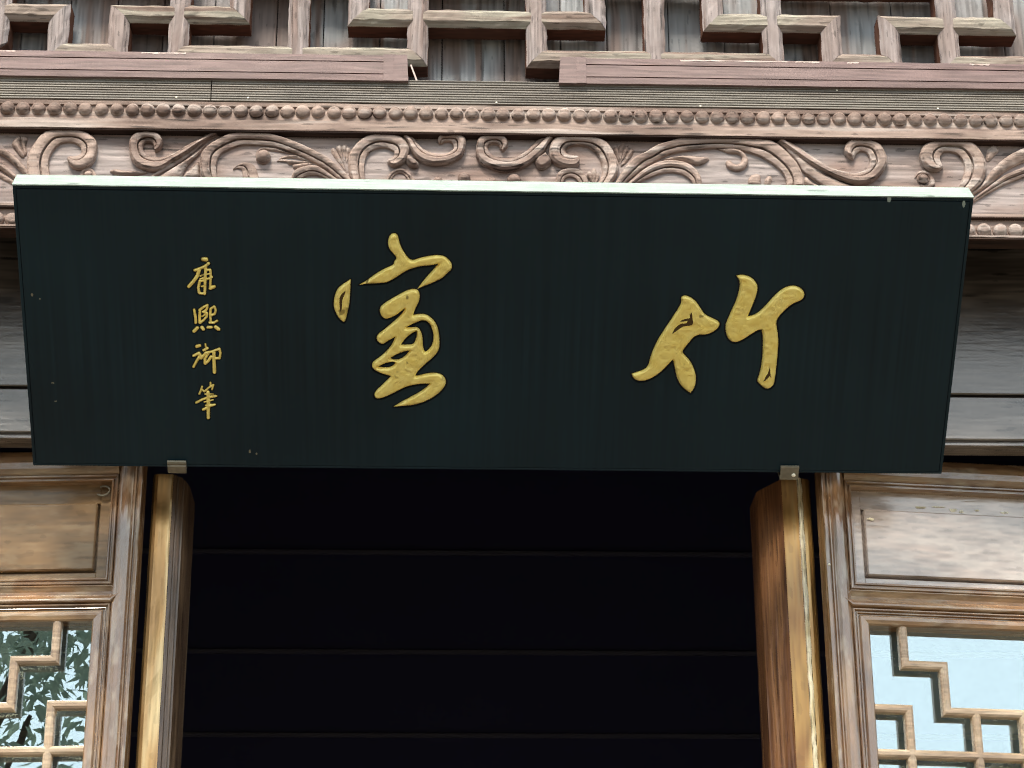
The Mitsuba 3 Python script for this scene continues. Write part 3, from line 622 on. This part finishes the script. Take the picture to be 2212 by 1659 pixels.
glyphs, worn = [], []
for gi, (c, sh, holes) in enumerate(BIG):
    q = corner_kept(sh)
    for hl in holes:
        if gi == 2:
            q = q.difference(corner_kept(hl))
        else:
            worn.append(corner_kept(hl))
    glyphs.append((c, q))
smalls = {c: unary_union([LineString(np.array(st) / 10000).buffer(1.14 * w / 20000, quad_segs=5) for st, w in sts]) for c, sts in SMALL}
cuts = unary_union([q.buffer(0.0036) for _, q in glyphs] + [q.buffer(0.0022) for q in smalls.values()])
face = sbox(-BWD / 2 + 0.009, 0.0075, BWD / 2 - 0.009, BHT - 0.011).difference(cuts)
fm = cat_mesh([trimesh.creation.extrude_polygon(gq.simplify(0.0002), 0.0032, engine='earcut') for gq in getattr(face, 'geoms', [face])])
fm.apply_translation((0, 0, -0.0032))
obj('face_panel', on_board(fm), 'board_green', nbd)
rim = [boxm(-BWD / 2 + 0.001, BWD / 2 - 0.001, BHT - 0.0095, BHT - 0.0016, -0.0034, -0.0006, 0.0008), boxm(-BWD / 2 + 0.001, BWD / 2 - 0.001, 0.0005, 0.006, -0.0034, -0.0006, 0.0008),
       boxm(-BWD / 2 + 0.0005, -BWD / 2 + 0.0075, 0.0065, BHT - 0.010, -0.0034, -0.0006, 0.0008), boxm(BWD / 2 - 0.0075, BWD / 2 - 0.0005, 0.0065, BHT - 0.010, -0.0034, -0.0006, 0.0008)]
obj('edge_trim', on_board(cat_mesh(rim)), 'board_green', nbd)
te = sbox(-BWD / 2, -BTH - 0.001, BWD / 2, 0.0)
tp = np.array([(-BWD / 2 + BWD * k / 160, 0.0006 + 0.0034 * (meshkit.noise(np.array([k * 0.55, 3.1, 0.5])) - 0.3)) for k in range(161)])
ring = Polygon([(-BWD / 2 - 0.0008, -BTH - 0.001), *[tuple(q) for q in tp], (BWD / 2 + 0.0008, -BTH - 0.001)])
em = trimesh.creation.extrude_polygon(ring, 0.0028, engine='earcut')
em.apply_transform(np.array([[1, 0, 0, 0], [0, 0, 1, BHT - 0.0016], [0, 1, 0, 0], [0, 0, 0, 1.0]]))
em.fix_normals()
obj('top_edge', on_board(em), 'board_pale', nbd, 'pale top edge of the board')
chips = [(0.908, BHT - 0.007, 0.005, 0.008), (1.083, BHT - 0.016, 0.004, 0.009), (-1.078, 0.445, 0.0028, 0.0045), (-1.060, 0.435, 0.0024, 0.002), (-1.044, 0.22, 0.004, 0.0016), (-1.04, 0.172, 0.0032, 0.0018), (-0.582, 0.044, 0.003, 0.005), (-0.566, 0.038, 0.0025, 0.003)]
for cu, cv, rx, rv in chips:
    poly = Polygon([(cu + rx * math.cos(t) * (0.7 + 0.5 * meshkit.noise(np.array([cu * 50 + t, cv * 40, 1.0]))), cv + rv * math.sin(t) * (0.7 + 0.5 * meshkit.noise(np.array([cu * 30, t * 2, 4.0])))) for t in np.linspace(0, 2 * math.pi, 14)[:-1]])
    obj('paint_chip', on_board(place(trimesh.creation.extrude_polygon(poly, 0.0006, engine='earcut'), (0, 0, 0.0001 if cv < BHT - 0.02 else -0.0005), (1, 0, 0), (0, 1, 0), (0, 0, 1))), 'board_pale' if cv > 0.6 else 'clip_metal', nbd)


def chisel(rad, hgt, seed):
    """Bevelled rim, then a nearly flat face with the shallow cuts of the chisel."""
    def h(d, q):
        p3 = np.column_stack([q * (70, 70), q[:, :1] * 0 + seed])
        cut = np.abs(meshkit.fbm(p3, 2) - 0.5) * 2
        return hgt * (0.86 * np.clip(d / rad, 0, 1) ** 0.8 + 0.14 * np.clip(d / 0.014, 0, 1)) + 0.0024 * (0.35 - cut) * np.clip(d / 0.004, 0, 1) + 0.0004
    return h


names = {'w': 'second large gold character, with its roof stroke and tangled lower strokes', 'b': 'large gold character nearest the right end'}
for c in ('b', 'w'):
    q = unary_union([p for k, p in glyphs if k == c])
    m = relief(q, chisel(0.0042, 0.0085, 3 if c == 'b' else 8), 0.0021)
    m.vertices[:, 2] -= 0.003
    obj('character', on_board(m), 'gold_leaf', nbd, names[c], smooth=35)
for q in worn:
    m = relief(q, lambda d, x: 0.0006 + 0 * d, 0.003)
    m.vertices[:, 2] += 0.0062
    obj('worn_patch', on_board(m), 'worn_dark', nbd, 'dark patch where the gilding has worn off')
for c in 'abcd':
    m = relief(smalls[c], chisel(0.0026, 0.003, 5), 0.0014)
    m.vertices[:, 2] -= 0.0027
    obj('small_character', on_board(m), 'gold_leaf', nbd, smooth=60)

# ------------------------------------------------------------------ clips that carry the board
for k, (u0, u1) in enumerate(((-0.7806, -0.7361), (0.7065, 0.7509))):
    c = thing('board_clip', ('small ridged metal clip under the lower edge of the board, left' if k == 0 else 'small rounded metal clip with a screw under the lower edge of the board, right'), 'clip')
    lip = [(-0.0125, -0.085), (-0.0155, -0.085), (-0.0155, 0.0075), (-0.013, 0.010), (0.018, 0.0105), (0.0215, 0.009), (0.0225, 0.0045), (0.021, 0.003), (0.0185, 0.0035), (0.0175, 0.006), (-0.008, 0.0055), (-0.0095, 0.004)]
    if k == 0:
        lip = [(-0.002, -0.085), (-0.005, -0.085), (-0.005, 0.002), (-0.013, 0.0045), (-0.0135, 0.007), (0.002, 0.0105), (0.007, 0.0115), (0.010, 0.0095), (0.0115, 0.0098), (0.0145, 0.0118), (0.019, 0.011), (0.0215, 0.008), (0.020, 0.004), (0.013, 0.0025), (0.006, 0.0025)]
    m = sweep((u0, 0, 0), (u1, 0, 0), (0, 1, 0), (0, 0, 1), lip, step=0.008, amp=0.0008, seed=k + 1)
    obj('plate', on_board(m), 'clip_metal', c)
    if k == 1:
        s = trimesh.creation.icosphere(subdivisions=2, radius=0.005); s.vertices *= (1, 1, 0.5); s.apply_translation((u1 - 0.012, -0.001, 0.0112))
        obj('screw', on_board(s), 'screw_white', c, smooth=True)

# ------------------------------------------------------------------ lintel beam
lt = thing('lintel_beam', 'dark glossy lintel beam of two boards recessed behind the frieze, above the doors', 'beam')
YL = 0.33
obj('board', rough(boxm(XL - 1, XR + 1, YL, 0.40, 3.634, 4.15, 0.003), 0.0, 3), 'lintel_wood', lt)
obj('board', boxm(XL - 1, XR + 1, YL - 0.001, 0.40, 3.5105, 3.6265, 0.003), 'lintel_wood', lt)
obj('bead_strip', sweep((XL - 1, YL, 3.494), (XR + 1, YL, 3.494), EZ, FRONT, [(0, -0.068), (0, -0.004), (0.002, -0.001), (0.0075, -0.001), (0.009, -0.004), (0.0095, -0.012), (0.0164, -0.012), (0.0164, -0.068)]), 'lintel_wood', lt)
obj('backing', boxm(XL - 1, XR + 1, 0.402, 0.418, 3.53, 4.15), 'dark_timber', lt)

# ------------------------------------------------------------------ door leaves
def leaf(side, xin, ang, label, panel):
    t = thing('door_leaf', label, 'door')
    a = math.radians(ang)
    du = np.array([side * math.cos(a), math.sin(a), 0.0])
    dn = np.array([-side * -math.sin(a) * -1, 0, 0]) * 0 + np.array([side * math.sin(a), -math.cos(a), 0.0])
    org = np.array([xin, 0.40, 0.0])
    W, LOW, HIGH = 0.8386, 0.16, 3.4935
    def P(u, d, z):
        return org + du * u + dn * d + EZ * z
    def mesh_box(u0, u1, d0, d1, z0, z1, ch=0.002):
        m = boxm(u0, u1, z0, z1, d0, d1, ch)
        m = place(m, org, du, EZ, dn)
        m.fix_normals()
        return m
    def mould(u0, z0, u1, z1, au, az, prof, k0, k1, amp=0.0004):
        return sweep(P(u0, 0, z0), P(u1, 0, z1), du * au + EZ * az, dn, prof, k0, k1, 0.04, amp, 7)
    BK = -0.056
    stile_p = [(0.0, BK), (0.0, -0.002), (0.002, 0.0), (0.0075, 0.0), (0.009, -0.003), (0.0095, -0.008), (0.0125, -0.008), (0.013, -0.003), (0.0145, 0.0), (0.017, 0.0), (0.0185, -0.003), (0.0195, -0.0045), (0.0235, -0.0005), (0.030, 0.0035), (0.0385, 0.005), (0.047, 0.0035), (0.0535, -0.0005), (0.0575, -0.0045), (0.0585, -0.008), (0.0585, BK)]
    for u0, s in ((0, 1), (W, -1)):
        obj('stile', mould(u0, LOW, u0, HIGH, s, 0, stile_p, 0, 0), 'door_v', t)
    rail = lambda h: [(0, BK), (0, -0.004), (0.004, -0.0005), (h * 0.25, 0.0035), (h / 2, 0.005), (h * 0.75, 0.0035), (h - 0.004, -0.0005), (h, -0.004), (h, BK)]
    obj('rail', mould(0.0590, 3.4305, W - 0.0590, 3.4305, 0, 1, rail(0.063), 0, 0), 'door_h', t)
    cove = [(0, BK), (0, -0.004), (0.002, 0.003), (0.005, 0.005), (0.010, 0.0042), (0.018, -0.003), (0.0225, -0.0095), (0.030, -0.0085), (0.038, -0.005), (0.043, -0.002), (0.0445, -0.002), (0.0465, -0.0045), (0.0465, BK)]
    obj('rail', mould(0.0590, 3.0975, W - 0.0590, 3.0975, 0, 1, cove, 0, 0), 'door_h', t)
    for f, sg in ((0.0592, -1), (W - 0.0592, 1)):             # pointed ends of the middle rail, let into the stiles
        ring = [P(f, max(d, -0.02), 3.0975 + s) for s, d in cove] + [P(f + sg * 0.0205, 0.0052, 3.0975 + 0.0225)]
        k = len(cove)
        tipm = trimesh.Trimesh(np.array(ring), np.array([(q, (q + 1) % k, k) for q in range(k)]), process=False)
        obj('rail_point', tipm, 'door_h', t)
    obj('rail', mould(0.0590, LOW, W - 0.0590, LOW, 0, 1, rail(0.12), 0, 0), 'door_h', t)
    fr_p = [(0, BK), (0, -0.008), (0.0005, -0.003), (0.002, -0.0005), (0.0055, -0.0005), (0.007, -0.003), (0.0075, -0.0075), (0.0105, -0.0075), (0.011, -0.004), (0.0125, -0.0018), (0.0155, -0.0018), (0.0172, -0.0045), (0.0175, -0.038), (0.0175, BK)]
    def frame(name, u0, u1, z0, z1, prof):
        ms = [mould(u0, z0, u1, z0, 0, 1, prof, 1, -1), mould(u0, z1, u1, z1, 0, -1, prof, 1, -1), mould(u0, z0, u0, z1, 1, 0, prof, 1, -1), mould(u1, z0, u1, z1, -1, 0, prof, 1, -1)]
        for k, m in enumerate(ms):
            obj(name, m, 'door_h' if k < 2 else 'door_v', t)
    frame('panel_moulding', 0.0590, W - 0.0590, 3.1445, 3.4300, fr_p)
    wf = [(0, BK), (0, -0.008), (0.0005, -0.004), (0.0025, -0.001), (0.005, -0.001), (0.0065, -0.004), (0.007, -0.010), (0.0105, -0.010), (0.011, -0.005), (0.0125, -0.0045), (0.0135, -0.007), (0.0145, -0.012), (0.0175, -0.012), (0.018, -0.007), (0.021, -0.0035), (0.030, -0.0025), (0.039, -0.005), (0.0425, -0.009), (0.0428, -0.042), (0.0428, BK)]
    frame('window_frame', 0.0590, W - 0.0590, LOW + 0.9, 3.0970, wf)
    # fielded panel
    obj('panel', mesh_box(0.074, W - 0.074, -0.052, -0.047, 3.158, 3.4155, 0.001), panel, t)
    for q in ((0.0745, 0.1070, 3.158, 3.4155), (W - 0.1070, W - 0.0745, 3.158, 3.4155), (0.1071, W - 0.1071, 3.158, 3.1835), (0.1071, W - 0.1071, 3.3635, 3.4155)):
        obj('panel_margin', mesh_box(q[0], q[1], -0.0468, -0.033, q[2], q[3], 0.001), panel, t)
    obj('raised_panel', mesh_box(0.1125, W - 0.1125, -0.0466, -0.0225, 3.189, 3.362, 0.003), panel, t)
    obj('lower_panel', mesh_box(0.055, W - 0.055, -0.050, -0.033, LOW + 0.11, LOW + 0.905), panel, t)
    # window lattice: rounded bars
    hw = 0.0112
    bp = [(-hw, -0.030), (-hw, -0.0155), (-hw * 0.8, -0.0115), (-hw * 0.35, -0.0085), (hw * 0.35, -0.0085), (hw * 0.8, -0.0115), (hw, -0.0155), (hw, -0.030)]
    uc = W / 2
    zt, zb = 3.0545, LOW + 0.942
    def vb(u, z0, z1, k0=0, k1=0):
        obj('lattice_bar', mould(u, z0, u, z1, 1, 0, bp, k0, k1, 0.0002), 'lattice_wood', t)
    def hb(u0, u1, z, k0=0, k1=0):
        obj('lattice_bar', mould(u0, z, u1, z, 0, 1, bp, k0, k1, 0.0002), 'lattice_wood', t)
    A, C3, B5, E0 = 0.188, 0.286, 0.359, 0.1015
    zA, zB, zC, zD = 2.9597, 2.8455, 2.8480, 2.7375
    for f in (lambda u: u, lambda u: W - u):
        m = 1 if f(0) == 0 else -1
        vb(f(A), zA, zt, m, 0)
        hb(*((A, C3) if m > 0 else (W - C3, W - A)), zA, *((1, 1) if m > 0 else (-1, -1)))
        vb(f(C3), zB, zA, m, m)
        vb(f(A), zD + 0.003, zC, 0, m)
        hb(*((E0, A) if m > 0 else (W - A, W - E0)), zC, *((0, 1) if m > 0 else (-1, 0)))
        vb(f(B5), zD + 0.003, zB - 0.003)
        vb(f(A), zD - 0.22, zD - 0.003); vb(f(B5), zD - 0.11, zD - 0.003)
    hb(C3, W - C3, zB, 1, -1)
    hb(E0, W - E0, zD)
    z = zD - 0.11
    while z > zb + 0.05:
        hb(E0, W - E0, z)
        z -= 0.11
    gm = mesh_box(0.099, W - 0.099, -0.0505, -0.0500, zb - 0.01, 3.058, 0)
    sheet = trimesh.Trimesh(np.array([P(0.099, -0.05, zb - 0.01), P(W - 0.099, -0.05, zb - 0.01), P(W - 0.099, -0.05, 3.058), P(0.099, -0.05, 3.058)]), np.array([(0, 1, 2), (0, 2, 3)]), process=False)
    obj('glass_pane', sheet, 'glass_coated', t)
    return P, t


PR, tr_ = leaf(1, 0.9681, 7.0, 'varnished brown door leaf on the right, its panes reflecting plain pale sky', 'door_panel_sheen')
PL, tl_ = leaf(-1, -0.7305, 4.0, 'varnished brown door leaf on the left, its panes reflecting leaves', 'door_panel')
# flakes of old varnish along the top of the right panel and a fleck on its stile
rng = np.random.default_rng(3)
for u0, z0, r0, r2 in ((0.352, 3.3745, 0.013, 0.005), (0.374, 3.371, 0.009, 0.004), (0.415, 3.376, 0.006, 0.003), (0.268, 3.377, 0.016, 0.004), (0.49, 3.374, 0.014, 0.003), (0.128, 3.335, 0.010, 0.004), (0.31, 3.3805, 0.02, 0.0022)):
    pl = [PR(u0 + r0 * math.cos(q) * rng.uniform(0.5, 1.2), -0.0325 + 0.0006 + 0.012 * (z0 < 3.34), z0 + r2 * math.sin(q) * rng.uniform(0.5, 1.3)) for q in np.linspace(0, 2 * math.pi, 11)[:-1]]
    V = np.array(pl + [PR(u0, -0.0325 + 0.0022 + 0.012 * (z0 < 3.34), z0)])
    obj('varnish_flake', trimesh.Trimesh(V, np.array([(k, (k + 1) % 10, 10) for k in range(10)]), process=False), 'post_worn', tr_)
m = trimesh.creation.icosphere(subdivisions=1, radius=0.0035); m.apply_translation(PR(0.006, 0.0, 3.204)); obj('fleck', m, 'screw_white', tr_)
# cord ring in the corner of the left leaf's panel
rg = thing('cord_ring', 'small pale ring hooked in the top corner of the left door panel', 'ring')
th = np.linspace(math.radians(60), math.radians(330), 22)
path = np.array([PL(0.100 - 0.0 + 0.0165 * math.cos(q), -0.030 + 0.012 * math.sin(q * 0.5), 3.393 + 0.0125 * math.sin(q)) for q in th])
obj('loop', trimesh.creation.sweep_polygon(Point(0, 0).buffer(0.0026, quad_segs=3), path), 'clip_metal', rg, smooth=60)

# ------------------------------------------------------------------ door posts
def post(side, label):
    t = thing('door_post', label, 'post')
    z0, z1 = 0.14, 3.454
    def prism(name, poly, mat, zt=z1, seed=0, step=0.05, amp=0.0006):
        p = [(x, y) for x, y in poly]
        m = sweep((0, 0, z0), (0, 0, zt), EX, (0, 1, 0), p, step=step, amp=amp, seed=seed)
        obj(name, m, mat, t)
    if side > 0:
        prism('face', [(0.8775, 0.4705), (0.9165, 0.4680), (0.9165, 0.56), (0.8775, 0.56)], 'post_ochre', seed=1)
        prism('worn_arris', [(0.9168, 0.4690), (0.9180, 0.4635), (0.9225, 0.4608), (0.9275, 0.4635), (0.9290, 0.4690), (0.929, 0.55), (0.9168, 0.55)], 'post_worn', seed=2, step=0.012, amp=0.0022)
        prism('round', [(0.9293, 0.4690), (0.938, 0.4700), (0.948, 0.4760), (0.9535, 0.488), (0.9545, 0.55), (0.9293, 0.55)], 'post_ochre', seed=3)
        m = sweep((0, 0, z0), (0, 0, z1 - 0.001), EX, (0, 1, 0), [(0.8772, 0.4715), (0.8772, 0.66), (0.823, 0.66), (0.823, 0.545), (0.8245, 0.5385)], step=0.05, amp=0.0006, seed=4)
        v = m.vertices
        v[:, 2] -= np.clip((0.838 - v[:, 0]) / 0.015, 0, 1) ** 2 * 0.012 * (v[:, 2] > 3)
        obj('splay', m, 'post_red', t, 'reddish brown splayed inner side of the post')
    else:
        prism('face', [(-0.716, 0.52), (-0.7145, 0.483), (-0.708, 0.4725), (-0.700, 0.4700), (-0.6665, 0.4690), (-0.6625, 0.472), (-0.6625, 0.56), (-0.716, 0.56)], 'post_gold', seed=5)
        prism('reed', [(-0.6622, 0.4735), (-0.6545, 0.479), (-0.6535, 0.488), (-0.6622, 0.488)], 'post_brown', seed=6)
        prism('reed', [(-0.6622, 0.4885), (-0.6505, 0.4885), (-0.6425, 0.495), (-0.6420, 0.505), (-0.6622, 0.505)], 'post_brown', seed=7)
        m = sweep((0, 0, z0), (0, 0, z1 - 0.001), EX, (0, 1, 0), [(-0.6622, 0.5055), (-0.6375, 0.5075), (-0.627, 0.536), (-0.6265, 0.545), (-0.6265, 0.66), (-0.6622, 0.66)], step=0.05, amp=0.0006, seed=8)
        v = m.vertices
        v[:, 2] -= np.clip((v[:, 0] + 0.641) / 0.015, 0, 1) ** 2 * 0.012 * (v[:, 2] > 3)
        obj('splay', m, 'post_brown', t, 'darker reeded inner side of the post')


post(1, 'ochre and reddish door post with a worn whitish arris, right of the doorway')
post(-1, 'golden ochre door post with a dark reeded side, left of the doorway')

# ------------------------------------------------------------------ trees across the courtyard, seen in the glass
def leaf_cloud(centres, n, seed, size):
    r = np.random.default_rng(seed)
    V, F = [], []
    c = np.array([q[:3] for q in centres]); rad = np.array([q[3] for q in centres])
    for k in range(n):
        i = r.integers(len(c))
        d = r.normal(size=3); d /= np.linalg.norm(d)
        p = c[i] + d * rad[i] * r.uniform(0.2, 1.0) ** 0.6
        L = size * r.uniform(0.7, 1.25)
        ax = r.normal(size=3) * (1, 1, 0.7) + (0, 0, -0.7); ax /= np.linalg.norm(ax)
        sd = np.cross(ax, r.normal(size=3)); sd /= np.linalg.norm(sd)
        nn = np.cross(ax, sd)
        w = L * 0.21
        b = len(V)
        V += [p, p + ax * L * 0.35 + sd * w, p + ax * L, p + ax * L * 0.35 - sd * w, p + ax * L * 0.45 + nn * w * 0.35]
        F += [(b, b + 1, b + 4), (b + 1, b + 2, b + 4), (b + 2, b + 3, b + 4), (b + 3, b, b + 4)]
    return trimesh.Trimesh(np.array(V), np.array(F), process=False)


def limb(pts, r0, r1):
    p = splined(pts, 14)
    V, F = [], []
    for k, q in enumerate(p):
        t = p[min(k + 1, 13)] - p[max(k - 1, 0)]
        t /= np.linalg.norm(t)
        a = np.cross(t, (0.3, 0.9, 0.1)); a /= np.linalg.norm(a); b2 = np.cross(t, a)
        rr = r0 + (r1 - r0) * k / 13
        V += [q + rr * (a * math.cos(s) + b2 * math.sin(s)) for s in np.linspace(0, 2 * math.pi, 9)[:-1]]
    for k in range(13):
        for j in range(8):
            x, y = k * 8 + j, k * 8 + (j + 1) % 8
            F += [(x, y, y + 8), (x, y + 8, x + 8)]
    return trimesh.Trimesh(np.array(V), np.array(F), process=False)


def tree(x, y, h, label, seed, clumps, n, size):
    t = thing('courtyard_tree', label, 'tree')
    r = np.random.default_rng(seed)
    obj('trunk', limb([(x, y, 0), (x + 0.1, y, h * 0.3), (x - 0.05, y + 0.1, h * 0.55)], 0.2, 0.11), 'bark', t, smooth=True)
    for q in clumps[:9]:
        obj('limb', limb([(x - 0.05, y + 0.1, h * 0.5), ((x + q[0]) / 2, (y + q[1]) / 2, (h * 0.5 + q[2]) / 2 + 0.2), q[:3]], 0.06, 0.012), 'bark', t, smooth=True)
    obj('crown', leaf_cloud(clumps, n, seed, size), 'leaf_green', t)


r = np.random.default_rng(12)
cl = [(-4.5 + q[0] * 2.1, -8.6 + q[1] * 1.5, 6.0 + q[2] * 2.3, r.uniform(0.35, 0.75)) for q in r.uniform(-1, 1, (84, 3)) if np.linalg.norm(q) < 1.15]
tree(-4.9, -8.8, 6.0, 'leafy tree across the courtyard on the left, reflected in the left door panes', 21, cl, 9800, 0.115)
cl = [(9.2 + q[0] * 2.2, -16 + q[1] * 2, 4.6 + q[2] * 1.4, r.uniform(0.5, 0.9)) for q in r.uniform(-1, 1, (40, 3)) if np.linalg.norm(q) < 1.1]
tree(9.2, -16, 5.4, 'far leafy tree across the courtyard on the right, low in the right door panes', 22, cl, 6000, 0.14)
